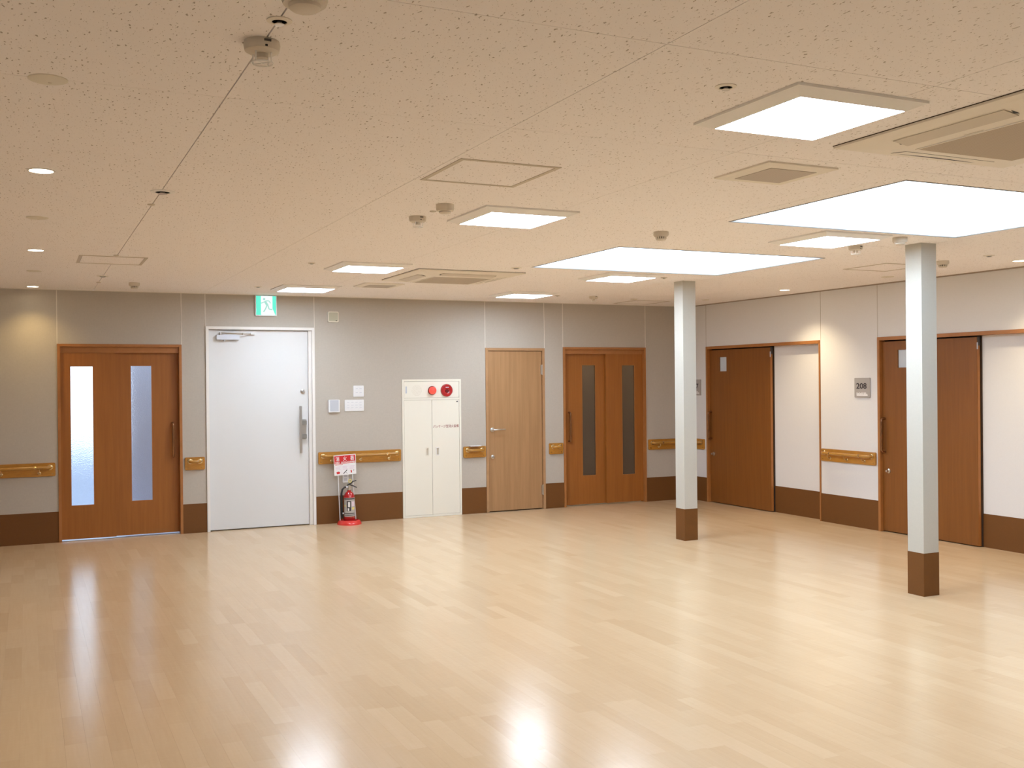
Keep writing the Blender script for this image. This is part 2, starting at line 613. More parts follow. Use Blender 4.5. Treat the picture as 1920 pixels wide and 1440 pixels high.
sl = MB()
rs = [(XL, XR, YF, YB)]
for h in SKYL:
    rs = minus(rs, h)
for r in rs:
    sl.box(r[0], r[1], r[2], r[3], H + 0.012, H + 0.16)
ce = tag(sl.build('ceiling', 'slab'), 'white fissured board ceiling', kind='structure')
TS = 1.085
i0 = math.floor((XL - 0.627) / TS)
j0 = math.floor((YF - 3.616) / TS)
xs = sorted({XL, XR} | {0.627 + TS * i for i in range(i0, i0 + 14) if XL < 0.627 + TS * i < XR})
ys = sorted({YF, YB} | {3.616 + TS * j for j in range(j0, j0 + 20) if YF < 3.616 + TS * j < YB})
for a, b in zip(xs, xs[1:]):
    for c, d in zip(ys, ys[1:]):
        ga = 0.0022 if abs(a - 0.627) < 0.01 else 0.0014
        gb = 0.0022 if abs(b - 0.627) < 0.01 else 0.0014
        rr = [(a + ga, b - gb, c + 0.0014, d - 0.0014)]
        for h in SKYL:
            rr = minus(rr, h)
        if not rr:
            continue
        t = MB()
        for r in rr:
            t.box(r[0], r[1], r[2], r[3], H, H + 0.012)
        t.build('ceiling_tile', 'ceiling', ce)

# ------------------------------------------------------------------ back wall
DOORS_B = [(0.277, 1.504, 2.042), (1.755, 2.958, 2.243), (5.083, 5.898, 2.025), (6.163, 7.402, 2.041)]
CAB = (4.000, 4.753, 1.645)
wb = empty('wall_back', (0, YB, 0), 'taupe vinyl-covered wall with four doors', kind='structure')
bb = empty('baseboard_back', (0, YB, 0), 'dark brown vinyl dado along the taupe wall', kind='structure')
edges = []
x = XL
for d in sorted(DOORS_B + [CAB]):
    edges.append((x, d[0], None))
    edges.append((d[0], d[1], d[2]))
    x = d[1]
edges.append((x, XR, None))
for a, b, top in edges:
    z0 = top if top else 0.0
    MB(back).box(a, b, -0.10, 0.0, z0, H).build('wall_panel', 'wall_taupe', wb)
    if top is None:
        MB(back).box(a, b, 0.0, 0.0025, 0.0, 0.317).build('dado_strip', 'base', bb)
tr = empty('trim_1', (0, YB, 0), 'thin white vertical joint strips above the doors of the taupe wall', kind='structure')
for u, z0 in ((0.277, 2.042), (1.504, 2.042), (1.755, 2.243), (2.958, 2.243), (5.083, 2.025), (5.898, 2.025), (6.163, 2.041), (7.402, 2.041)):
    MB(back).box(u - 0.0034, u + 0.0034, 0, 0.003, z0, H).build('joint_strip', 'trim_white', tr)

# ------------------------------------------------------------------ right wall
DOORS_R = [(8.962, 11.112, 2.042), (5.950, 8.100, 2.038)]
wr = empty('wall_right', (XR, 5, 0), 'cream vinyl-covered wall with two room doors', kind='structure')
br = empty('baseboard_right', (XR, 5, 0), 'dark brown vinyl dado along the cream wall', kind='structure')
for a, b, top in ((11.112, YB, None), (8.962, 11.112, 2.042), (8.100, 8.962, None), (5.950, 8.100, 2.038), (YF, 5.950, None)):
    MB(right).box(a, b, -0.13, 0.0, top or 0.0, H).build('wall_panel', 'wall_cream', wr)
    if top is None:
        MB(right).box(a, b, 0.0, 0.0025, 0.0, 0.317).build('dado_strip', 'base', br)
t2 = empty('trim_2', (XR, 5, 0), 'hairline vertical joints in the cream wall', kind='structure')
for u, z0 in ((11.112, 2.042), (8.955, 2.042), (8.100, 2.038)):
    MB(right).box(u - 0.002, u + 0.002, 0, 0.0012, z0, H - 0.012).build('joint_strip', 'trim_tan', t2)
tag(MB(right).box(YF, YB, 0, 0.012, H - 0.012, H).build('trim_3', 'trim_tan'), 'thin tan strip painted for the shadow line above the cream wall', kind='structure')  # dark shadow line under the ceiling, put in as a tan strip
tag(MB(back).box(XL, XR - 0.013, 0, 0.006, H - 0.006, H).build('trim_4', 'trim_white'), 'thin white cornice strip above the taupe wall', kind='structure')
tag(MB().box(XL - 0.1, XL, YF, YB + 0.1, 0, H).build('wall_left', 'plain_wall'), 'plain side wall', kind='structure')
tag(MB().box(XL - 0.1, XR + 0.13, YF - 0.1, YF, 0, H).build('wall_front', 'plain_wall'), 'plain wall behind the viewer', kind='structure')

# ------------------------------------------------------------------ door builders
def bar_handle(parent, T, u, n, z0, z1, r=0.0125, off=0.05, mat='bronze'):
    """vertical tubular pull with curved returns"""
    path = [(u, n, z0)]
    for k in range(6):
        a = math.pi / 2 * k / 5
        path.append((u, n + off - 0.028 + 0.028 * math.sin(a), z0 + 0.028 * (1 - math.cos(a))))
    for k in range(6):
        a = math.pi / 2 * (1 - k / 5)
        path.append((u, n + off - 0.028 + 0.028 * math.sin(a), z1 - 0.028 * (1 - math.cos(a))))
    path.append((u, n, z1))
    h = MB(T).tube(path, r, 12).build('pull_handle', mat, parent, smooth=50)
    c = MB(T)
    for z in (z0, z1):
        c.lathe([(r * 1.25, n), (r * 1.25, n + 0.012)], (u, 0, z), 'y', 16)
    return h, c

def glazed_leaf(parent, u0, u1, g0, g1, gz0, gz1, n0, n1, z0, z1, glass):
    b = MB(back)
    b.box(u0, g0, n0, n1, z0, z1).box(g1, u1, n0, n1, z0, z1)
    b.box(g0, g1, n0, n1, z0, gz0).box(g0, g1, n0, n1, gz1, z1)
    leaf = b.build('leaf', 'door', parent)
    MB(back).box(g0, g1, (n0 + n1) / 2 - 0.003, (n0 + n1) / 2 + 0.003, gz0, gz1).build('glass_pane', glass, leaf)
    bd = MB(back)
    w, k = 0.005, n1 + 0.0012
    bd.box(g0, g0 + w, n1 - 0.008, k, gz0, gz1).box(g1 - w, g1, n1 - 0.008, k, gz0, gz1)
    bd.box(g0, g1, n1 - 0.008, k, gz0, gz0 + w).box(g0, g1, n1 - 0.008, k, gz1 - w, gz1)
    bd.build('glazing_bead', 'doorframe', leaf)
    return leaf

def frame_back(d, u0, u1, top, w, depth, mat, proud=0.012):
    MB(back).box(u0, u0 + w, -depth, proud, 0, top).build('jamb', mat, d, bevel=0.002)
    MB(back).box(u1 - w, u1, -depth, proud, 0, top).build('jamb', mat, d, bevel=0.002)
    MB(back).box(u0 + w, u1 - w, -depth, proud, top - w, top).build('head', mat, d, bevel=0.002)

# door_1: glazed double sliding door to the outside
d1 = empty('door_1', (0.89, YB, 0), 'brown sliding double door with two bright frosted glass strips', 'door', kind='structure')
frame_back(d1, 0.277, 1.504, 2.042, 0.028, 0.10, 'doorframe')
MB(back).box(0.305, 1.476, -0.10, -0.022, 1.952, 2.014).build('track_cover', 'doorframe', d1)
glazed_leaf(d1, 0.306, 0.832, 0.396, 0.620, 0.363, 1.812, -0.062, -0.028, 0.018, 1.952, 'frost_day')
lf = glazed_leaf(d1, 0.800, 1.475, 0.988, 1.204, 0.374, 1.818, -0.100, -0.066, 0.018, 1.952, 'frost_day')
h, c = bar_handle(lf, back, 1.412, -0.066, 0.835, 1.198)
MB(back).box(0.306, 1.475, -0.10, -0.015, 0.0, 0.006).build('floor_rail', 'chrome', d1)
# outside: a landing with a parapet and a pier added to dim the right pane
tag(MB().box(-1.4, 3.4, YB + 0.10, YB + 2.6, -0.15, -0.02).build('ground_outside', 'concrete'), 'pale concrete landing outside the glazed door', kind='structure')
tag(MB().box(-1.4, 3.4, YB + 2.4, YB + 2.55, -0.02, 0.85).build('wall_outside', 'concrete'), 'low concrete parapet outside the glazed door', kind='structure')
tag(MB().box(0.98, 2.4, YB + 0.9, YB + 1.2, -0.02, 2.9).build('wall_pier_added', 'pier_blue'), 'added unseen pier dimming the right pane of the glazed door', kind='structure')

# door_2: white steel door
d2 = empty('door_2', (2.356, YB, 0), 'white steel door with closer arm and long lever handle', 'door', kind='structure')
frame_back(d2, 1.755, 2.958, 2.243, 0.032, 0.08, 'white_frame', 0.016)
b = MB(back).box(2.890, 2.926, -0.05, -0.010, 0, 2.211)
b.build('door_stop', 'white_frame', d2, bevel=0.002)
lf = MB(back).box(1.789, 2.888, -0.075, -0.035, 0.010, 2.207).build('leaf', 'white_steel', d2, bevel=0.002)
MB(back).box(1.787, 2.926, -0.08, -0.077, 0, 2.211).build('shadow_gap', 'seam', d2)
cl = MB(back).box(1.872, 2.118, -0.035, 0.020, 2.098, 2.150).build('door_closer', 'silver', lf, bevel=0.003)
arm = MB(back)
arm.lathe([(0.013, 2.150), (0.013, 2.178)], (1.915, -0.004, 0), 'z', 14)
arm.tube([(1.915, -0.004, 2.172), (2.150, 0.05, 2.160)], 0.007, 8)
arm.tube([(2.150, 0.05, 2.160), (2.270, -0.02, 2.166)], 0.006, 8)
arm.lathe([(0.010, 2.150), (0.010, 2.172)], (2.150, 0.05, 0), 'z', 12)
arm.box(2.245, 2.290, -0.035, 0.006, 2.158, 2.176)
arm.build('closer_arm', 'chrome', d2, smooth=40)
MB(back).lathe([(0.011, 2.083), (0.011, 2.098)], (1.955, -0.008, 0), 'z', 12).build('valve_screw', 'silver', lf, smooth=40)
kn = MB(back).lathe([(0.026, -0.035), (0.026, -0.022), (0.016, -0.016), (0.013, -0.006)], (2.827, 0, 1.519), 'y', 20)
kn.build('lock_cylinder', 'chrome', lf, smooth=30)
hd = MB(back)
hd.box(2.775, 2.803, 0.010, 0.030, 0.822, 1.355)
hd.build('lever_bar', 'chrome', lf, bevel=0.003)
MB(back).box(2.808, 2.862, -0.035, -0.018, 0.975, 1.205).build('handle_plate', 'chrome', lf, bevel=0.003)
for z in (1.165, 1.010):
    MB(back).box(2.790, 2.860, -0.018, 0.012, z - 0.026, z + 0.026).build('lever_mount', 'steel_dark', lf, bevel=0.004)

# door_3: light oak hinged door
d3 = empty('door_3', (5.49, YB, 0), 'light oak veneer hinged door with lever handle', 'door', kind='structure')
frame_back(d3, 5.083, 5.898, 2.025, 0.034, 0.08, 'frame_light')
MB(back).box(5.117, 5.864, -0.08, -0.045, 0, 1.991).build('shadow_gap', 'gap_dark', d3)
lf = MB(back).box(5.123, 5.858, -0.043, -0.004, 0.012, 1.985).build('leaf', 'door_light', d3, bevel=0.0015)
lv = MB(back)
lv.lathe([(0.028, -0.004), (0.028, 0.006), (0.013, 0.010), (0.012, 0.050)], (5.170, 0, 1.017), 'y', 20)
lv.tube([(5.170, 0.045, 1.017), (5.185, 0.052, 1.017), (5.300, 0.052, 1.019), (5.325, 0.046, 1.019)], 0.0095, 10)
lv.build('lever_handle', 'chrome', lf, smooth=40)
MB(back).lathe([(0.024, -0.004), (0.024, 0.008), (0.012, 0.012), (0.009, 0.030)], (5.172, 0, 0.683), 'y', 20).build('thumb_turn', 'chrome', lf, smooth=35)
for z0, z1 in ((1.695, 1.812), (0.182, 0.302)):
    MB(back).box(5.845, 5.862, -0.004, 0.010, z0, z1).lathe([(0.007, z0 - 0.006), (0.007, z1 + 0.006)], (5.862, 0.008, 0), 'z', 12).build('hinge', 'chrome', d3, smooth=40)

# door_4: glazed double sliding door to a dim room
d4 = empty('door_4', (6.78, YB, 0), 'brown sliding double door with two dark frosted glass strips', 'door', kind='structure')
frame_back(d4, 6.163, 7.402, 2.041, 0.030, 0.10, 'doorframe')
MB(back).box(6.193, 7.372, -0.10, -0.022, 1.955, 2.011).build('track_cover', 'doorframe', d4)
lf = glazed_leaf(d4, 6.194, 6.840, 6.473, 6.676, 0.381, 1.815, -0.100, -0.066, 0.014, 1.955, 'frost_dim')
h, c = bar_handle(lf, back, 6.277, -0.066, 0.836, 1.203)
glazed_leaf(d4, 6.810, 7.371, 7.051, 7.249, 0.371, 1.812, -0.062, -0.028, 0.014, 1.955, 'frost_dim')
rm = empty('wall_dim_room', (6.78, YB + 1, 0), 'dim room behind the dark frosted glass strips', kind='structure')
MB().box(6.0, 8.09, YB + 1.6, YB + 1.7, 0, H).build('wall_panel', 'room_dim', rm)
MB().box(5.9, 6.0, YB + 0.10, YB + 1.7, 0, H).build('wall_panel', 'room_dim', rm)
MB().box(8.09, 8.19, YB + 0.10, YB + 1.7, 0, H).build('wall_panel', 'room_dim', rm)
MB().box(5.9, 8.19, YB + 0.10, YB + 1.7, -0.1, -0.002).build('floor_slab', 'room_dim', rm)
MB().box(5.9, 8.19, YB + 0.10, YB + 1.7, H, H + 0.1).build('roof_slab', 'room_dim', rm)
MB().box(6.4, 7.6, YB + 1.2, YB + 1.4, H - 0.03, H).build('added_fill_lamp', 'glass_fill', rm)  # unseen lamp, added so the dark glass brightens towards its top

# door_5 / door_6: single sliding room doors, each with a wall bay for the open leaf
def room_door(n, y1, y0, leaf0, top, label):
    d = empty('door_%d' % n, (XR, (y0 + y1) / 2, 0), label, 'door', kind='structure')
    w = 0.034
    MB(right).box(y1 - w, y1, -0.12, 0.012, 0, top).build('jamb', 'doorframe', d, bevel=0.002)
    MB(right).box(y0, y0 + 0.020, -0.12, 0.012, 0, top).build('jamb', 'doorframe', d, bevel=0.002)
    MB(right).box(y0 + 0.020, y1 - w, -0.12, 0.012, top - 0.036, top).build('head', 'doorframe', d, bevel=0.002)
    MB(right).box(leaf0 - 0.015, y1 - w, -0.13, -0.068, 0, top - 0.036).build('shadow_backing', 'gap_dark', d)
    MB(right).box(y0 + 0.020, leaf0 - 0.015, -0.13, -0.080, 0, top - 0.036).build('bay_panel', 'wall_cream', d)
    MB(right).box(y0 + 0.020, leaf0 - 0.015, -0.080, -0.077, 0, 0.317).build('dado_strip', 'base', d)
    g1, g0, gz0, gz1 = y1 - 0.245, y1 - 0.395, 1.715, 1.897
    ly1 = y1 - w - 0.004
    b = MB(right)
    b.box(leaf0, g0, -0.062, -0.026, 0.010, top - 0.050).box(g1, ly1, -0.062, -0.026, 0.010, top - 0.050)
    b.box(g0, g1, -0.062, -0.026, 0.010, gz0).box(g0, g1, -0.062, -0.026, gz1, top - 0.050)
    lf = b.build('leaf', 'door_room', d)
    MB(right).box(g0, g1, -0.047, -0.041, gz0, gz1).build('glass_pane', 'lens_white', lf)
    MB(right).box(leaf0 - 0.004, leaf0, -0.060, -0.030, 0.010, top - 0.10).build('edge_strip', 'doorframe', lf)
    bar_handle(lf, right, y1 - 0.068, -0.026, 0.836, 1.184)
    MB(right).lathe([(0.024, -0.026), (0.024, -0.018), (0.013, -0.014), (0.012, 0.012)], (y1 - 0.115, 0, 0.638), 'y', 18).build('thumb_turn', 'chrome', lf, smooth=35)
    MB(right).box(leaf0 - 0.012, leaf0 - 0.002, -0.058, -0.030, top - 0.13, top - 0.045).build('damper', 'dark', d)
    MB(right).box(leaf0 - 0.010, leaf0 - 0.001, -0.032, -0.020, top - 0.165, top - 0.100).build('damper_clip', 'grey_plastic', d, bevel=0.002)
    return d
room_door(5, 11.112, 8.962, 9.862, 2.042, 'brown sliding room door between the slim column and the white bay')
room_door(6, 8.100, 5.950, 6.876, 2.038, 'brown sliding room door partly hidden by the nearer column')

# ------------------------------------------------------------------ columns
def column(x0, y0, s, label):
    d = empty('column', (x0 + s / 2, y0 + s / 2, 0), label, 'column', 'slim square columns under the skylights')
    MB().box(x0, x0 + s, y0, y0 + s, 0.0, H).build('shaft', 'column', d)
    e = 0.002
    b = MB()
    b.box(x0 - e, x0 + s + e, y0 - e, y0, 0, 0.317).box(x0 - e, x0 + s + e, y0 + s, y0 + s + e, 0, 0.317)
    b.box(x0 - e, x0, y0, y0 + s, 0, 0.317).box(x0 + s, x0 + s + e, y0, y0 + s, 0, 0.317)
    b.build('base_wrap', 'base', d)
column(5.922, 8.516, 0.152, 'slim grey square column with brown base, the farther one near the corner')
column(5.934, 5.508, 0.150, 'slim grey square column with brown base, the nearer one before door 208')

# ------------------------------------------------------------------ handrails
def handrail(T, u0, u1, label, long=True, e0=True, e1=True, rev=False):
    um = (u0 + u1) / 2
    d = empty('handrail', T(um, 0, 0.685), label, 'handrail', 'golden wooden handrails along the walls')
    z0, z1, zb, off, r = 0.686, 0.823, 0.777, 0.068, 0.0165
    MB(T).rbox(u0, u1, 0.0, 0.022, z0, z1, 0.014).build('backing_board', 'gold', d, bevel=0.003)
    m = 0.052
    a, b = (u0 + m if e0 else u0), (u1 - m if e1 else u1)
    path, k = [], 0.036
    if e0:
        path.append((a, 0.022, zb))
        for i in range(6):
            t = math.pi / 2 * i / 5
            path.append((a + k * (1 - math.cos(t)), off - k + k * math.sin(t), zb))
    else:
        path.append((a, off, zb))
    if e1:
        for i in range(6):
            t = math.pi / 2 * (1 - i / 5)
            path.append((b - k * (1 - math.cos(t)), off - k + k * math.sin(t), zb))
        path.append((b, 0.022, zb))
    else:
        path.append((b, off, zb))
    MB(T).tube(path, r, 14).build('grip_bar', 'goldbar', d, smooth=50)
    for u, f in ((a, e0), (b, e1)):
        if f:
            MB(T).lathe([(r * 1.75, 0.022), (r * 1.75, 0.028), (r * 1.35, 0.031)], (u, 0, zb), 'y', 18).build('flange', 'brass', d, smooth=40)
    if long:
        nb = max(2, round((b - a - 0.16) / 0.36) + 1)
        for i in range(nb):
            u = a + 0.10 + (b - a - 0.20) * i / (nb - 1)
            j = MB(T)
            j.tube([(u, off, zb - r + 0.002), (u, off, zb - 0.038), (u, off - 0.012, zb - 0.052), (u, 0.030, zb - 0.056), (u, 0.022, zb - 0.056)], 0.0055, 8)
            j.lathe([(0.017, 0.022), (0.017, 0.027), (0.010, 0.030)], (u, 0, zb - 0.056), 'y', 14)
            j.build('bracket', 'brass', d, smooth=40)
        for u in (a + 0.135, b - 0.135):
            MB(T).tube([(u - 0.008, off, zb), (u + 0.008, off, zb)], r * 1.10, 14).build('joint_ring', 'brass', d, smooth=50)
    for u in (u0 + 0.030, u1 - 0.030):
        for z in ((z0 + 0.024,) if long else (z0 + 0.024, z1 - 0.018)):
            MB(T).lathe([(0.007, 0.022), (0.006, 0.026)], (u, 0, z), 'y', 10).build('screw_cap', 'brass', d, smooth=40)
    return d
handrail(back, -0.75, 0.250, 'golden handrail left of the bright glazed sliding door')
handrail(back, 1.526, 1.734, 'short golden handrail between glazed sliding door and white steel door', False)
handrail(back, 2.986, 3.977, 'long golden handrail behind the fire extinguisher sign')
handrail(back, 4.777, 5.073, 'short golden handrail between cream cabinet and light oak door', False)
handrail(back, 5.948, 6.150, 'short golden handrail between light oak door and dark glazed door', False)
handrail(back, 7.430, 8.062, 'golden handrail in the corner behind the farther column', e1=False)
handrail(right, 11.153, 11.440, 'short golden handrail below the half hidden room plate', False)
handrail(right, 8.124, 8.944, 'golden handrail on cream wall below the 208 plate')
# card lying on the short rail beside the cabinet
tag(MB(back).box(4.842, 4.985, 0.024, 0.085, 0.826, 0.833).build('card_tray', 'white_plastic', bevel=0.001), 'thin white card lying on the short handrail beside the cream cabinet', 'card')

# ------------------------------------------------------------------ fire equipment cabinet
cb = empty('fire_equipment_cabinet', (4.376, YB, 0), 'cream steel fire equipment cabinet with red lamp and red button', 'cabinet')
u0, u1, zt = 4.000, 4.753, 1.645
w = 0.024
MB(back).box(u0 + 0.005, u1 - 0.005, -0.10, -0.006, 0.005, zt - 0.005).build('body', 'seam', cb)
f = MB(back)
f.box(u0, u0 + w, -0.02, 0.012, 0, zt).box(u1 - w, u1, -0.02, 0.012, 0, zt)
f.box(u0 + w, u1 - w, -0.02, 0.012, zt - w, zt).box(u0 + w, u1 - w, -0.02, 0.012, 0, w)
f.box(u0 + w, u1 - w, -0.02, 0.012, 1.400, 1.422)
f.build('frame', 'cream_steel', cb, bevel=0.002)
tp = MB(back).box(u0 + w + 0.003, u1 - w - 0.003, -0.02, 0.006, 1.425, zt - w - 0.003).build('top_panel', 'cream_steel', cb, bevel=0.001)
sp = MB(back)
for k, rr in enumerate((0.012, 0.024, 0.036, 0.048, 0.060)):
    n = (5, 10, 15, 20, 25)[k]
    for i in range(n):
        a = 2 * math.pi * i / n
        sp.lathe([(0.0032, 0.0055), (0.0032, 0.0066)], (4.187 + rr * math.cos(a), 0, 1.513 + rr * math.sin(a)), 'y', 6)
tag(sp.build('speaker_holes', 'tan_flap_shade', tp), 'ring of small speaker holes')
MB(back).box(4.044, 4.062, 0.006, 0.008, 1.480, 1.562).build('name_plate', 'grey_plastic', tp)
lm = MB(back).lathe([(0.054, 0.006), (0.054, 0.014), (0.048, 0.020)], (4.380, 0, 1.511), 'y', 28).build('lamp_ring', 'red_dark', tp, smooth=35)
MB(back).lathe([(0.046, 0.018), (0.045, 0.040), (0.038, 0.056), (0.022, 0.064), (0.001, 0.066)], (4.380, 0, 1.511), 'y', 28).build('lamp_lens', 'red_lamp', lm, smooth=60)
bt = MB(back).lathe([(0.077, 0.006), (0.077, 0.016), (0.070, 0.026), (0.044, 0.030), (0.026, 0.022), (0.001, 0.022)], (4.567, 0, 1.511), 'y', 32).build('alarm_button', 'red', tp, smooth=35)
MB(back).lathe([(0.024, 0.022), (0.022, 0.028), (0.001, 0.029)], (4.567, 0, 1.503), 'y', 20).build('push_disc', 'red_dark', bt, smooth=35)
MB(back).box(4.547, 4.587, 0.029, 0.0305, 1.545, 1.550).build('print_line', 'pink_print', bt)
for k, (a, b2) in enumerate(((u0 + w + 0.003, 4.3745), (4.3785, u1 - w - 0.003))):
    pu = (4.311, 4.444)[k]
    q = MB(back)
    q.box(a, pu - 0.014, -0.02, 0.007, w + 0.003, 1.397).box(pu + 0.014, b2, -0.02, 0.007, w + 0.003, 1.397)
    q.box(pu - 0.014, pu + 0.014, -0.02, 0.007, w + 0.003, 0.740).box(pu - 0.014, pu + 0.014, -0.02, 0.007, 0.818, 1.397)
    dr = q.build('cabinet_door', 'cream_steel', cb)
    pl = MB(back)
    pl.box(pu - 0.021, pu - 0.012, 0.007, 0.010, 0.728, 0.832).box(pu + 0.012, pu + 0.021, 0.007, 0.010, 0.728, 0.832)
    pl.box(pu - 0.012, pu + 0.012, 0.007, 0.010, 0.728, 0.742).box(pu - 0.012, pu + 0.012, 0.007, 0.010, 0.818, 0.832)
    pl.build('recessed_pull', 'ivory' if k == 0 else 'white_frame', dr, bevel=0.001)
    MB(back).box(pu - 0.013, pu + 0.013, -0.019, -0.004, 0.742, 0.818).build('pull_cup', 'tan_flap_shade', dr)
    if k:
        MB(back).lathe([(0.009, 0.007), (0.009, 0.010), (0.004, 0.011)], (4.702, 0, 1.374), 'y', 14).build('lock', 'dark', dr, smooth=30)
        lettering('lettering', 'パッケージ型消火設備', 4.554, 0.0072, 1.079, 0.330, 0.036, back, 'text_red', dr, 0.004)

# ------------------------------------------------------------------ small wall plates
def sw_plate(u0, u1, z0, z1, cols, rows, label, name='switch_plate', cat='switch', group=None):
    d = empty(name, back((u0 + u1) / 2, 0, z0), label, cat, group)
    MB(back).rbox(u0, u1, 0, 0.009, z0, z1, 0.006, 3).build('plate', 'white_plastic', d, bevel=0.002)
    mu, mz = 0.016, 0.020
    cw, rh = (u1 - u0 - 2 * mu) / cols, (z1 - z0 - 2 * mz) / rows
    for i in range(cols):
        for j in range(rows):
            a, z = u0 + mu + i * cw, z0 + mz + j * rh
            k = MB(back).box(a + 0.002, a + cw - 0.002, 0.009, 0.012, z + 0.002, z + rh - 0.002).build('rocker', 'white_plastic', d, bevel=0.001)
            MB(back).box(a + cw * 0.22, a + cw * 0.78, 0.012, 0.0124, z + rh * 0.58, z + rh * 0.74).build('name_strip', 'print_grey', k)
    return d
sw_plate(3.408, 3.533, 1.449, 1.579, 2, 2, 'square white switch plate above the wide switch plate', group='light switch plates')
sw_plate(3.304, 3.533, 1.284, 1.416, 4, 3, 'wide white switch plate with three rows of rockers', group='light switch plates')
d = empty('intercom_panel', back(3.175, 0, 1.275), 'white wall box with grey front beside the wide switch plate', 'intercom')
MB(back).rbox(3.110, 3.241, 0, 0.026, 1.275, 1.420, 0.006, 3).build('housing', 'white_plastic', d, bevel=0.004)
MB(back).box(3.126, 3.227, 0.026, 0.0275, 1.287, 1.415).build('front_panel', 'grey_plastic', d)
d = empty('wall_speaker', back(3.175, 0, 2.307), 'ivory square wall box with olive front high on the taupe wall', 'wall box')
MB(back).rbox(3.112, 3.238, 0, 0.030, 2.308, 2.431, 0.016, 4).build('housing', 'ivory', d, bevel=0.004)
MB(back).rbox(3.123, 3.227, 0.030, 0.032, 2.320, 2.420, 0.010, 4).build('front_panel', 'ivory_in', d)
MB(back).box(3.200, 3.216, 0.032, 0.0325, 2.324, 2.331).build('print_mark', 'dark', d)
d = empty('wall_outlet', back(3.306, 0, 0.463), 'white wall outlet behind the extinguisher stand', 'outlet')
MB(back).rbox(3.270, 3.342, 0, 0.008, 0.463, 0.583, 0.006, 3).build('plate', 'white_plastic', d, bevel=0.002)
for z in (0.498, 0.545):
    MB(back).box(3.288, 3.324, 0.008, 0.010, z - 0.016, z + 0.016).build('socket', 'print_grey', d)

# exit sign on the wall, right under the ceiling
ex = empty('exit_sign', back(2.410, 0, 2.365), 'lit green running figure exit sign above the white steel door', 'exit sign')
MB(back).box(2.290, 2.530, 0.0, 0.030, 2.366, 2.596).build('housing', 'white_plastic', ex, bevel=0.003)
MB(back).box(2.300, 2.520, 0.030, 0.032, 2.376, 2.588).build('green_face', 'exit_green', ex)
MB(back).slab([(2.352, 2.588), (2.480, 2.588), (2.480, 2.450), (2.512, 2.376), (2.352, 2.376)], 0.032, 0.033).build('doorway_shape', 'exit_white', ex)
mn = MB(back)
mn.lathe([(0.013, 0.033), (0.013, 0.034)], (2.388, 0, 2.553), 'y', 18)
def limb(b, pts, w0):
    for (a0, b0), (a1, b1) in zip(pts, pts[1:]):
        dx, dz = a1 - a0, b1 - b0
        L = math.hypot(dx, dz)
        nx, nz = -dz / L * w0 / 2, dx / L * w0 / 2
        b.slab([(a0 + nx, b0 + nz), (a1 + nx, b1 + nz), (a1 - nx, b1 - nz), (a0 - nx, b0 - nz)], 0.033, 0.034)
limb(mn, [(2.395, 2.530), (2.425, 2.482)], 0.026)
limb(mn, [(2.396, 2.527), (2.372, 2.512), (2.354, 2.507)], 0.010)
limb(mn, [(2.402, 2.533), (2.440, 2.535), (2.458, 2.508)], 0.010)
limb(mn, [(2.422, 2.490), (2.400, 2.440), (2.380, 2.410)], 0.013)
limb(mn, [(2.426, 2.490), (2.442, 2.442), (2.478, 2.438)], 0.013)
mn.build('running_figure', 'exit_man', ex)

# room plates
def room_plate(y1, y0, txt, label):
    d = empty('room_plate', right((y0 + y1) / 2, 0, 1.400), label, 'sign', 'grey room number plates')
    MB(right).rbox(y0, y1, 0, 0.012, 1.400, 1.612, 0.008, 3).build('plate', 'plate_grey', d, bevel=0.002)
    ym = (y0 + y1) / 2
    lettering('number', txt, ym + 0.008, 0.0121, 1.526, 0.150, 0.062, right, 'text_black', d, 0.02, rev=True)
    s = MB(right)
    random.seed(5)
    s.box(ym - 0.080, ym + 0.080, 0.0115, 0.0127, 1.420, 1.434)
    for k in range(9):
        yy = ym + 0.080 - k * 0.0178
        s.box(yy - 0.012, yy, 0.0115, 0.0127, 1.434, 1.438 + random.choice((0.004, 0.012, 0.018)))
    s.build('white_card_strip', 'white_print', d)
room_plate(8.430, 8.203, '208', 'grey room plate reading 208 beside the nearer room door')
room_plate(11.455, 11.228, '207', 'grey room plate half hidden behind the farther column, ending in 7')

# ------------------------------------------------------------------ fire extinguisher and its stand
EX, EY = 3.306, 11.372
st = empty('extinguisher_stand', (EX, EY, 0), 'red round stand with white rods carrying a fire extinguisher sign', 'stand')
MB().lathe([(0.138, 0.0), (0.138, 0.014), (0.128, 0.030), (0.118, 0.046), (0.104, 0.050), (0.098, 0.040), (0.094, 0.018), (0.001, 0.018)], (EX, EY, 0), 'z', 40).build('base', 'red_base', st, smooth=40)
yaw, lean = math.radians(10), math.radians(-2.0)
SX, SY, SZ = 3.268, EY + 0.02, 0.677
def sgn(u, n, z):             # sign plate: turned a little about the vertical, and slightly askew
    uu = u * math.cos(lean) + z * math.sin(lean) * 1.0
    zz = -u * math.sin(lean) + z * math.cos(lean)
    return (SX + uu * math.cos(yaw) + n * math.sin(yaw), SY + uu * math.sin(yaw) - n * math.cos(yaw), SZ + zz)
for a, b2 in (((-0.090, -0.008, -0.10), (3.200, EY + 0.005, 0.046)), ((0.090, -0.008, -0.10), (3.392, EY + 0.030, 0.046))):
    p = sgn(*a)
    MB().tube([p, b2], 0.0048, 8).build('rod', 'white_plastic', st, smooth=50)
pt = MB(sgn).box(-0.137, 0.137, -0.004, 0.0, -0.115, 0.115).build('sign_plate', 'white_print', st)
MB(sgn).box(-0.131, 0.131, 0.0, 0.0006, 0.015, 0.107).build('red_field', 'red_print', pt)
for tx, uu in (('消', -0.092), ('火', 0.0), ('器', 0.092)):
    lettering('lettering', tx, uu, 0.0006, 0.072, 0.046, 0.052, sgn, 'white_print', pt, 0.012)
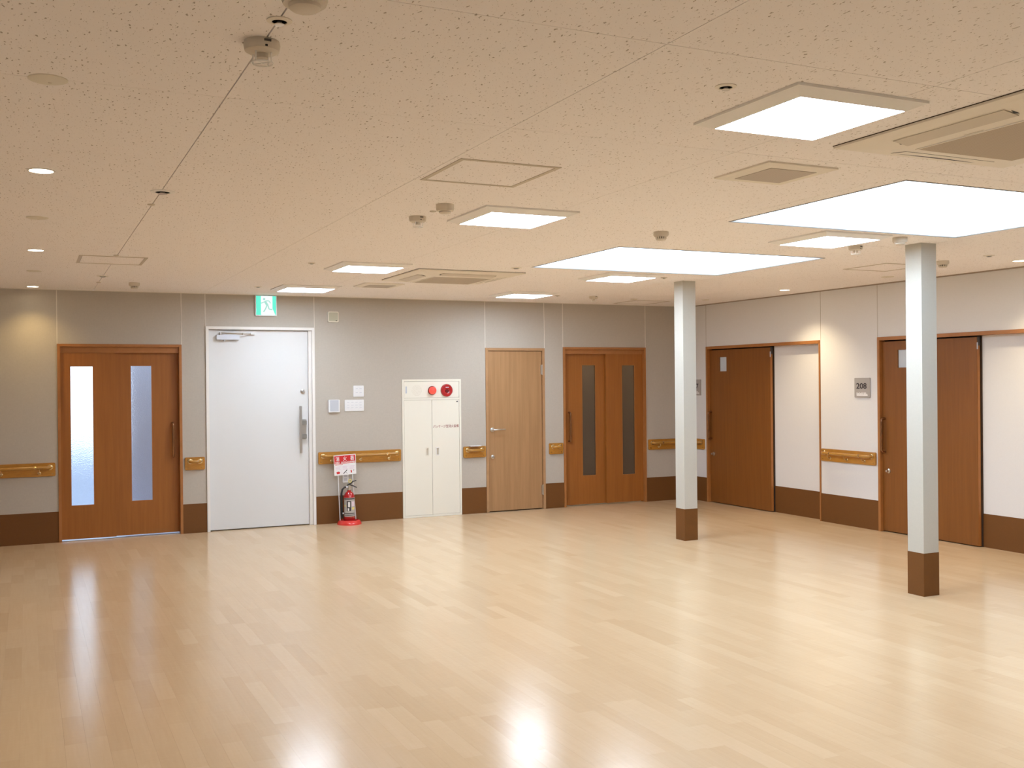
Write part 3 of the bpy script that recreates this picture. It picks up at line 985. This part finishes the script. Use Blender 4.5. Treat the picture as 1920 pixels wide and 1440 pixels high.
lettering('lettering', 'FIRE', -0.094, 0.0006, 0.028, 0.052, 0.020, sgn, 'white_print', pt, 0.02)
lettering('lettering', 'EXTINGUISHER', 0.040, 0.0006, 0.028, 0.172, 0.020, sgn, 'white_print', pt, 0.02)
g = MB(sgn)
g.box(-0.045, -0.043, 0, 0.0006, -0.108, 0.006).box(0.045, 0.047, 0, 0.0006, -0.108, 0.006)
for c in (-0.088, 0.0, 0.088):
    for k in range(3):
        g.box(c - 0.032, c + 0.032 - 0.008 * (k % 2), 0, 0.0006, -0.022 - k * 0.015, -0.014 - k * 0.015)
g.build('instruction_print', 'pink_print', pt)
g = MB(sgn)
for k in range(7):
    g.box(-0.122 + k * 0.014, -0.113 + k * 0.014, 0, 0.0006, 0.002, 0.009)
g.build('red_caption', 'red_print', pt)
for poly, mt_ in (([(-0.112, -0.078), (-0.088, -0.070), (-0.066, -0.078), (-0.072, -0.098), (-0.104, -0.100)], 'red_print'),
                  ([(0.066, -0.066), (0.080, -0.066), (0.084, -0.094), (0.070, -0.098)], 'red_print'),
                  ([(-0.028, -0.098), (-0.022, -0.104), (0.026, -0.062), (0.020, -0.056)], 'text_black'),
                  ([(0.004, -0.080), (0.008, -0.084), (0.026, -0.100), (0.020, -0.102)], 'text_black'),
                  ([(0.096, -0.070), (0.112, -0.064), (0.112, -0.070), (0.098, -0.076)], 'text_black')):
    MB(sgn).slab(poly, 0, 0.0006).build('picture', mt_, pt)

fx = empty('fire_extinguisher', (EX, EY, 0.019), 'red fire extinguisher with black hose standing in the red round stand', 'extinguisher')
tk = MB().lathe([(0.060, 0.020), (0.064, 0.028), (0.064, 0.300), (0.060, 0.328), (0.046, 0.356), (0.028, 0.372), (0.021, 0.378), (0.021, 0.390), (0.001, 0.390)], (EX, EY, 0), 'z', 36).build('tank', 'red', fx, smooth=40)
def wrap(name, mat, z0, z1, a0, a1, r=0.0647, n=14):
    b = MB()
    lo, hi, lo2, hi2 = [], [], [], []
    for k in range(n + 1):
        a = math.radians(a0 + (a1 - a0) * k / n)
        for rr, L0, L1 in ((r, lo, hi), (r - 0.001, lo2, hi2)):
            L0.append((EX + rr * math.cos(a), EY + rr * math.sin(a), z0))
            L1.append((EX + rr * math.cos(a), EY + rr * math.sin(a), z1))
    for k in range(n):
        b.loops([[lo[k], lo[k + 1], lo2[k + 1], lo2[k]], [hi[k], hi[k + 1], hi2[k + 1], hi2[k]]])
    return b.build(name, mat, tk, smooth=50)
wrap('label_sheet', 'label_silver', 0.092, 0.306, -170, -30)
wrap('label_panel', 'text_black', 0.155, 0.270, -132, -88, 0.0651, 8)
wrap('label_band', 'dark', 0.286, 0.300, -165, -38, 0.0651, 10)
wrap('label_panel', 'white_print', 0.200, 0.258, -118, -98, 0.0654, 4)
wrap('label_panel', 'white_print', 0.158, 0.188, -122, -106, 0.0654, 4)
wrap('label_panel', 'yellow', 0.170, 0.196, -78, -46, 0.0651, 6)
wrap('label_panel', 'pink_print', 0.206, 0.262, -80, -44, 0.0651, 6)
wrap('label_panel', 'yellow', 0.205, 0.225, -160, -144, 0.0651, 4)
wrap('label_text', 'dark', 0.122, 0.132, -160, -46, 0.0651, 10)
wrap('label_text', 'dark', 0.104, 0.112, -160, -46, 0.0651, 10)
vh = MB().lathe([(0.017, 0.388), (0.019, 0.400), (0.015, 0.430), (0.017, 0.440), (0.001, 0.442)], (EX, EY, 0), 'z', 20).build('valve', 'chrome', fx, smooth=40)
MB().tube([(EX - 0.020, EY, 0.436), (EX + 0.010, EY, 0.446), (EX + 0.045, EY - 0.01, 0.436), (EX + 0.085, EY - 0.02, 0.415)], [0.006, 0.008, 0.007, 0.006], 8).build('carry_handle', 'dark', fx, smooth=50)
MB().tube([(EX - 0.020, EY, 0.450), (EX + 0.020, EY, 0.462), (EX + 0.045, EY - 0.01, 0.486), (EX + 0.080, EY - 0.02, 0.496)], [0.006, 0.009, 0.007, 0.006], 8).build('squeeze_lever', 'dark', fx, smooth=50)
pin = [(EX + 0.008 + 0.016 * math.cos(t), EY - 0.012, 0.492 + 0.017 * math.sin(t)) for t in [2 * math.pi * k / 14 for k in range(15)]]
MB().tube(pin, 0.0055, 6).build('safety_pin', 'yellow', fx, smooth=50)
hz = [(EX - 0.018, EY - 0.008, 0.422), (EX - 0.055, EY - 0.012, 0.424), (EX - 0.082, EY - 0.014, 0.400), (EX - 0.093, EY - 0.014, 0.350), (EX - 0.092, EY - 0.01, 0.240), (EX - 0.088, EY - 0.004, 0.130), (EX - 0.083, EY, 0.075)]
MB().tube(hz, [0.010, 0.010, 0.011, 0.012, 0.013, 0.014, 0.012], 10).build('hose', 'rubber', fx, smooth=60)
MB().tube([(EX - 0.016, EY - 0.008, 0.422), (EX - 0.040, EY - 0.010, 0.424)], 0.0115, 10).build('hose_collar', 'silver', fx, smooth=50)
MB().box(EX - 0.084, EX - 0.072, EY - 0.028, EY - 0.014, 0.122, 0.138).build('hose_tag', 'white_plastic', fx)

# ------------------------------------------------------------------ ceiling: skylights
for k, (h, lab) in enumerate(zip(SKYL, ('large square bright skylight between the two columns, the farther one', 'large square bright skylight nearest the camera, above the nearer column'))):
    x0, x1, y0, y1 = h
    d = empty('window_%d' % (k + 1), ((x0 + x1) / 2, (y0 + y1) / 2, H), lab, 'skylight', kind='structure')
    MB().box(x0, x1, y0, y1, H + 0.030, H + 0.045).build('daylight_pane', 'skylight_on', d)
    t = 0.008
    b = MB()
    b.box(x0, x0 + t, y0, y1, H, H + 0.030).box(x1 - t, x1, y0, y1, H, H + 0.030)
    b.box(x0 + t, x1 - t, y0, y0 + t, H, H + 0.030).box(x0 + t, x1 - t, y1 - t, y1, H, H + 0.030)
    b.build('lining', 'sky_lining', d)
    e = 0.006
    b = MB()
    b.box(x0 - e, x0 + 0.002, y0 - e, y1 + e, H - 0.004, H).box(x1 - 0.002, x1 + e, y0 - e, y1 + e, H - 0.004, H)
    b.box(x0, x1, y0 - e, y0 + 0.002, H - 0.004, H).box(x0, x1, y1 - 0.002, y1 + e, H - 0.004, H)
    b.build('edge_trim', 'sky_trim', d)

# ------------------------------------------------------------------ ceiling: square lights
def ceiling_light(x, y, label):
    d = empty('ceiling_light', (x, y, H), label, 'ceiling light', 'square flush ceiling lights')
    a, a2, c = 0.298, 0.292, 0.240
    sq = lambda s, z: [(x - s, y - s, z), (x + s, y - s, z), (x + s, y + s, z), (x - s, y + s, z)]
    b = MB()
    b.loops([sq(a, H), sq(a, H - 0.010), sq(a2, H - 0.010), sq(c + 0.003, H - 0.030), sq(c, H - 0.030), sq(c, H - 0.008)], caps=False)
    b.build('housing', 'light_body', d)
    MB().box(x - c, x + c, y - c, y + c, H - 0.029, H - 0.010).build('diffuser', 'light_on', d)
    return d
l0 = ceiling_light(2.627, 2.970, 'square lit ceiling light nearest the camera, left of the large air conditioner')
for x, y, lab in ((2.627, 5.535, 'square lit ceiling light beyond the access hatch in the left row'),
                  (2.620, 8.390, 'square lit ceiling light beside the farther air conditioner'),
                  (2.605, 10.470, 'square lit ceiling light next to the exit sign'),
                  (5.085, 10.420, 'square lit ceiling light above the light oak door'),
                  (5.110, 8.370, 'square lit ceiling light behind the farther skylight'),
                  (5.130, 5.585, 'square lit ceiling light between the two skylights, left of the nearer column'),
                  (5.130, 2.970, 'square lit ceiling light beyond the right edge, beside the large air conditioner'),
                  (2.627, 0.150, 'square lit ceiling light overhead, behind the viewer')):
    c = copy_tree(l0, None, Vector((x - 2.627, y - 2.970, 0)))
    c['label'] = lab

# ------------------------------------------------------------------ ceiling: recessed downlights
def downlight(x, y, label):
    d = empty('downlight', (x, y, H), label, 'downlight', 'small round downlights')
    MB().lathe([(0.060, 0.0), (0.060, -0.004), (0.052, -0.005), (0.051, 0.0)], (x, y, H), 'z', 32).build('rim', 'light_body', d, smooth=40)
    MB().lathe([(0.001, -0.003), (0.050, -0.003), (0.050, 0.0), (0.001, 0.0)], (x, y, H), 'z', 32).build('lens', 'down_on', d)
    la = bpy.data.lights.new('downlight_bulb', 'SPOT')
    la.energy = DOWN_W
    la.color = (1.0, 0.72, 0.30)
    la.spot_size = math.radians(116)
    la.spot_blend = 0.9
    la.shadow_soft_size = 0.045
    lo = bpy.data.objects.new('downlight_bulb', la)
    COL.objects.link(lo)
    lo.parent = d
    lo.location = (0, 0, -0.012)
    return d
dl = downlight(0.066, 5.168, 'small round lit downlight nearest the camera at the left edge')
for x, y, lab in ((0.063, 8.208, 'small round lit downlight left of the rectangular hatch'),
                  (0.056, 11.225, 'small round lit downlight casting warm light on the left of the taupe wall'),
                  (7.628, 9.010, 'small round lit downlight above the farther room door'),
                  (7.655, 6.045, 'small round lit downlight at the right edge above the cream wall')):
    c = copy_tree(dl, None, Vector((x - 0.066, y - 5.168, 0)))
    c['label'] = lab
    for ch in c.children:
        if ch.type == 'LIGHT' and x > 5:
            ch.data = ch.data.copy()
            ch.data.energy = DOWN_R
            ch.data.color = (1.0, 0.82, 0.52)

# ------------------------------------------------------------------ ceiling: air conditioners
def air_con(x0, y0, s, label):
    d = empty('air_conditioner', (x0 + s / 2, y0 + s / 2, H), label, 'air conditioner', 'ceiling cassette air conditioners')
    z = H - 0.041
    cx, cy = x0 + s / 2, y0 + s / 2
    zf = lambda n: z + max(0.0, n - 0.30) * (0.021 / 0.175)       # the face rises from the grille to the rim
    sq = lambda h, zz: [(cx - h, cy - h, zz), (cx + h, cy - h, zz), (cx + h, cy + h, zz), (cx - h, cy + h, zz)]
    MB().loops([sq(s / 2, H), sq(s / 2, H - 0.012), sq(0.475, H - 0.020), sq(0.30, z)]).build('face_panel', 'ac', d)
    MB().loops([sq(s / 2 + 0.002, H - 0.0005), sq(s / 2 + 0.002, H - 0.003)]).build('rim_gap', 'gap_dark', d)
    g = 0.278
    MB().box(cx - g, cx + g, cy - g, cy + g, z - 0.003, z + 0.004).build('return_grille', 'ac_grille', d)
    b = MB()
    for sgn_ in (-1, 1):
        b.box(cx - g - 0.008, cx + g + 0.008, cy + sgn_ * (g + 0.004) - 0.004, cy + sgn_ * (g + 0.004) + 0.004, z - 0.0035, z)
        b.box(cx + sgn_ * (g + 0.004) - 0.004, cx + sgn_ * (g + 0.004) + 0.004, cy - g, cy + g, z - 0.0035, z)
    b.build('grille_rim', 'ac', d)
    m0, m1, L = 0.355, 0.440, 0.265     # outlet slots between grille and edge
    for k in range(4):
        ca, sa = (1, 0, -1, 0)[k], (0, 1, 0, -1)[k]
        T = lambda u, n, zz, ca=ca, sa=sa: (cx + ca * n - sa * u, cy + sa * n + ca * u, zz)
        opened = k in (0, 1)            # right and far flaps stand open
        MB(T).loops([[(-L, m0, zf(m0) - 0.0008), (L, m0, zf(m0) - 0.0008), (L, m1, zf(m1) - 0.0008), (-L, m1, zf(m1) - 0.0008)],
                     [(-L, m0, zf(m0) + 0.004), (L, m0, zf(m0) + 0.004), (L, m1, zf(m1) + 0.004), (-L, m1, zf(m1) + 0.004)]]).build(
                         'air_outlet', 'black' if opened else 'ac', d)
        f = MB(T)
        rings = []
        for st_ in range(9):
            u = (-L + 0.004) + (2 * L - 0.008) * st_ / 8
            e_ = abs(u) / L
            cov = (0.68 + 0.31 * e_ ** 2.0) if opened else 0.93
            sec = []
            for i in range(7):
                t_ = i / 6
                n = m0 + 0.001 + (m1 - m0) * t_ * cov
                sec.append((n, zf(n) - (0.0010 if opened else 0.0015 + 0.003 * (1 - t_))))
            rings.append([(u, n, zz) for n, zz in sec] + [(u, n, zz - (0.0005 if opened else 0.002)) for n, zz in reversed(sec)])
        f.loops(rings)
        f.build('flap', 'ac' if opened else 'tan_flap_shade', d, smooth=40)  # closed flaps wear the darker ivory as painted shade
        if not opened:
            for u in (-L - 0.002, L + 0.002):
                MB(T).loops([[(u - 0.005, m0 + 0.03, zf(m0 + 0.03) - 0.001), (u + 0.005, m0 + 0.01, zf(m0 + 0.01) - 0.001), (u + 0.005, m1 - 0.03, zf(m1 - 0.03) - 0.001)],
                             [(u - 0.005, m0 + 0.03, zf(m0)), (u + 0.005, m0 + 0.01, zf(m0)), (u + 0.005, m1 - 0.03, zf(m1))]]).build('flap_pivot', 'dark', d)
    MB().box(cx - g - 0.022, cx - g - 0.018, cy - 0.06, cy + 0.03, z - 0.0012, z + 0.001).build('latch', 'tan_flap_shade', d)
    return d
a0 = air_con(3.110, 2.325, 1.030, 'large ivory ceiling air conditioner cut off by the right edge')
c = copy_tree(a0, None, Vector((3.080 - 3.110, 8.380 - 2.325, 0)))
c['label'] = 'ivory ceiling air conditioner farther away, near the taupe wall'

# ------------------------------------------------------------------ ceiling: vents and hatches
def vent(x0, y0, s, label):
    d = empty('ceiling_vent', (x0 + s / 2, y0 + s / 2, H), label, 'vent', 'square ceiling vents')
    cx, cy = x0 + s / 2, y0 + s / 2
    sq = lambda h, zz: [(cx - h, cy - h, zz), (cx + h, cy - h, zz), (cx + h, cy + h, zz), (cx - h, cy + h, zz)]
    MB().loops([sq(s / 2, H), sq(s / 2, H - 0.008), sq(s / 2 - 0.02, H - 0.014)]).build('frame', 'ac', d)
    MB().box(cx - 0.135, cx + 0.135, cy - 0.135, cy + 0.135, H - 0.0165, H - 0.012).build('grille', 'vent_grille', d)
    return d
v0 = vent(3.045, 3.695, 0.410, 'square ceiling vent between the nearest ceiling light and skylight')
c = copy_tree(v0, None, Vector((3.020 - 3.045, 9.745 - 3.695, 0)))
c['label'] = 'square ceiling vent near the taupe wall behind the farther air conditioner'

def hatch(x0, x1, y0, y1, label):
    d = empty('access_hatch', ((x0 + x1) / 2, (y0 + y1) / 2, H), label, 'hatch', 'ceiling access hatches')
    w = 0.022
    b = MB()
    b.box(x0, x0 + w, y0, y1, H - 0.003, H).box(x1 - w, x1, y0, y1, H - 0.003, H)
    b.box(x0 + w, x1 - w, y0, y0 + w, H - 0.003, H).box(x0 + w, x1 - w, y1 - w, y1, H - 0.003, H)
    b.build('frame', 'alu', d)
    MB().box(x0 + w + 0.003, x1 - w - 0.003, y0 + w + 0.003, y1 - w - 0.003, H - 0.0015, H).build('panel', 'ceiling', d)
    b = MB()
    b.box(x0 + w, x1 - w, y0 + w, y0 + w + 0.003, H - 0.001, H).box(x0 + w, x0 + w + 0.003, y0 + w, y1 - w, H - 0.001, H)
    b.build('gap', 'seam', d)
hatch(1.741, 2.245, 4.187, 4.710, 'square access hatch in the ceiling before the lit ceiling light')
hatch(0.362, 0.858, 8.410, 8.948, 'square access hatch in the ceiling near the bright glazed door')
hatch(6.700, 7.212, 6.600, 7.120, 'square access hatch in the ceiling behind the top of the nearer column')
hatch(6.803, 7.318, 10.790, 11.330, 'square access hatch in the ceiling above the dark glazed door')

# ------------------------------------------------------------------ ceiling: detectors, sprinklers, covers
def det_root(x, y, name, label, cat, group):
    return empty(name, (x, y, H), label, cat, group)

def cage_detector(x, y, label):
    d = det_root(x, y, 'heat_detector', label, 'detector', 'caged ceiling detectors')
    MB().lathe([(0.050, 0), (0.052, -0.010), (0.049, -0.028), (0.038, -0.034), (0.001, -0.034)], (x, y, H), 'z', 28).build('base', 'detector', d, smooth=40)
    MB().lathe([(0.017, -0.034), (0.017, -0.048), (0.001, -0.050)], (x, y, H), 'z', 16).build('sensor', 'tan_flap_shade', d, smooth=40)
    b = MB()
    b.tube([(x + 0.031 * math.cos(t), y + 0.031 * math.sin(t), H - 0.062) for t in [2 * math.pi * k / 20 for k in range(21)]], 0.0022, 6)
    for k in range(4):
        t = math.pi / 4 + k * math.pi / 2
        b.tube([(x + 0.031 * math.cos(t), y + 0.031 * math.sin(t), H - 0.032), (x + 0.031 * math.cos(t), y + 0.031 * math.sin(t), H - 0.062)], 0.0022, 6)
    for k in range(2):
        t = math.pi / 4 + k * math.pi / 2
        b.tube([(x - 0.031 * math.cos(t), y - 0.031 * math.sin(t), H - 0.062), (x + 0.031 * math.cos(t), y + 0.031 * math.sin(t), H - 0.062)], 0.0020, 6)
    b.build('cage', 'light_body', d, smooth=50)
    MB().box(x - 0.001, x + 0.006, y - 0.0510, y - 0.0480, H - 0.026, H - 0.021).build('indicator', 'black', d)
    MB().box(x - 0.004, x + 0.016, y - 0.0530, y - 0.0490, H - 0.012, H - 0.006).build('print_mark', 'dark', d)
    return d

def drum_detector(x, y, label, r=0.050):
    d = det_root(x, y, 'smoke_detector', label, 'detector', 'round drum detectors')
    MB().lathe([(r, 0), (r, -0.026), (r * 0.93, -0.036), (r * 0.70, -0.037), (0.001, -0.037)], (x, y, H), 'z', 32).build('base', 'detector', d, smooth=40)
    MB().lathe([(r * 0.70, -0.037), (r * 0.68, -0.046), (r * 0.55, -0.051), (0.001, -0.052)], (x, y, H), 'z', 32).build('chamber', 'detector', d, smooth=40)
    return d

def slot_detector(x, y, label):
    d = det_root(x, y, 'smoke_detector', label, 'detector', 'slotted smoke detectors')
    MB().lathe([(0.050, 0), (0.051, -0.022), (0.044, -0.032), (0.036, -0.034), (0.001, -0.034)], (x, y, H), 'z', 32).build('base', 'detector', d, smooth=40)
    MB().lathe([(0.030, -0.034), (0.030, -0.048), (0.001, -0.049)], (x, y, H), 'z', 24).build('sensing_slot', 'black', d)
    b = MB()
    for k in range(14):
        t = 2 * math.pi * k / 14
        p, q2 = (x + 0.0315 * math.cos(t), y + 0.0315 * math.sin(t)), 0.0035
        b.box(p[0] - q2, p[0] + q2, p[1] - q2, p[1] + q2, H - 0.048, H - 0.033)
    b.build('slot_rib', 'detector', d)
    MB().lathe([(0.034, -0.048), (0.031, -0.056), (0.001, -0.057)], (x, y, H), 'z', 28).build('cap', 'detector', d, smooth=40)
    return d

def sprinkler(x, y, label, r=0.042, ring='ac'):
    d = det_root(x, y, 'sprinkler_head', label, 'sprinkler', 'recessed sprinkler heads')
    MB().lathe([(r, 0), (r, -0.003), (r * 0.62, -0.006), (r * 0.58, -0.003), (r * 0.58, 0)], (x, y, H), 'z', 28).build('escutcheon', ring, d, smooth=40)
    MB().lathe([(r * 0.58, -0.004), (0.001, -0.004)], (x, y, H), 'z', 20).build('cup', 'dark', d)
    MB().lathe([(r * 0.22, -0.004), (r * 0.22, -0.010), (r * 0.40, -0.011), (r * 0.40, -0.013), (0.001, -0.014)], (x, y, H), 'z', 16).build('deflector', 'chrome', d, smooth=40)
    return d

def cover(x, y, label, r=0.060):
    d = det_root(x, y, 'round_cover', label, 'ceiling cover', 'flat round ceiling covers')
    MB().lathe([(r, 0), (r, -0.003), (r * 0.86, -0.006), (0.001, -0.006)], (x, y, H), 'z', 32).build('disc', 'ivory', d, smooth=30)
    MB().lathe([(r * 0.10, -0.006), (r * 0.10, -0.0072), (0.001, -0.0075)], (x + r * 0.1, y + r * 0.35, H), 'z', 10).build('screw', 'tan_flap_shade', d)
    return d

def clip(x, y, label):
    o = MB().lathe([(0.020, 0), (0.020, -0.004), (0.012, -0.006), (0.001, -0.006)], (x, y, H), 'z', 18).build('ceiling_clip', 'tan_flap_shade', smooth=40)
    return tag(o, label, 'ceiling clip', 'small round ceiling clips')

drum_detector(0.640, 2.552, 'round ivory detector cut off by the top edge of the picture', 0.058)
cage_detector(0.622, 2.985, 'caged ceiling detector nearest the camera on the ceiling joint')
cage_detector(2.116, 5.770, 'caged ceiling detector left of the second ceiling light')
cage_detector(5.616, 5.835, 'caged ceiling detector left of the top of the nearer column')
cage_detector(6.003, 10.440, 'caged ceiling detector near the corner above the dark glazed door')
drum_detector(2.113, 5.320, 'round drum detector without cage left of the second ceiling light')
drum_detector(5.576, 5.365, 'round drum detector touching the top of the nearer column in view')
slot_detector(3.835, 5.760, 'slotted smoke detector in front of the farther skylight')
slot_detector(7.048, 6.310, 'slotted smoke detector right of the nearer column')
slot_detector(0.943, 10.520, 'slotted smoke detector above the bright glazed door')
sprinkler(0.629, 2.789, 'sprinkler head between two detectors at the top of the picture', 0.034)
sprinkler(0.634, 5.502, 'sprinkler head with wide ring on the long ceiling joint', 0.060, 'light_body')
sprinkler(2.139, 2.814, 'sprinkler head left of the nearest ceiling light', 0.036)
sprinkler(3.856, 8.050, 'sprinkler head between the farther air conditioner and skylight', 0.048)
sprinkler(7.100, 5.890, 'sprinkler head near the downlight at the right edge', 0.044)
sprinkler(0.624, 9.965, 'sprinkler head beyond the hatch near the bright glazed door', 0.052)
sprinkler(2.120, 8.312, 'sprinkler head left of the third ceiling light', 0.030, 'tan_flap_shade')
sprinkler(2.132, 10.533, 'sprinkler head just left of the exit sign', 0.040)
sprinkler(5.572, 8.324, 'sprinkler head beyond the farther skylight left of the farther column', 0.034, 'tan_flap_shade')
sprinkler(5.553, 10.493, 'sprinkler head right of the ceiling light above the light oak door', 0.034, 'tan_flap_shade')
cover(0.069, 3.621, 'flat round ceiling cover nearest the camera at the left edge')
cover(0.061, 6.630, 'flat round ceiling cover between two downlights at the left edge')
cover(0.060, 9.717, 'flat round ceiling cover before the downlight by the taupe wall')
cover(7.626, 7.500, 'flat round ceiling cover behind the nearer column near the cream wall')
cover(7.611, 10.457, 'flat round ceiling cover in the corner above the half hidden room plate', 0.045)
cover(6.688, 10.650, 'flat round ceiling cover beside the hatch above the dark glazed door', 0.045)
clip(0.621, 5.914, 'small round clip on the ceiling joint beyond the wide ringed sprinkler')
clip(0.625, 10.566, 'small round clip on the ceiling joint close to the taupe wall')
clip(0.620, 8.330, 'small round clip on the ceiling joint at the hatch edge')
clip(2.130, 5.551, 'small round clip between drum and caged detector')
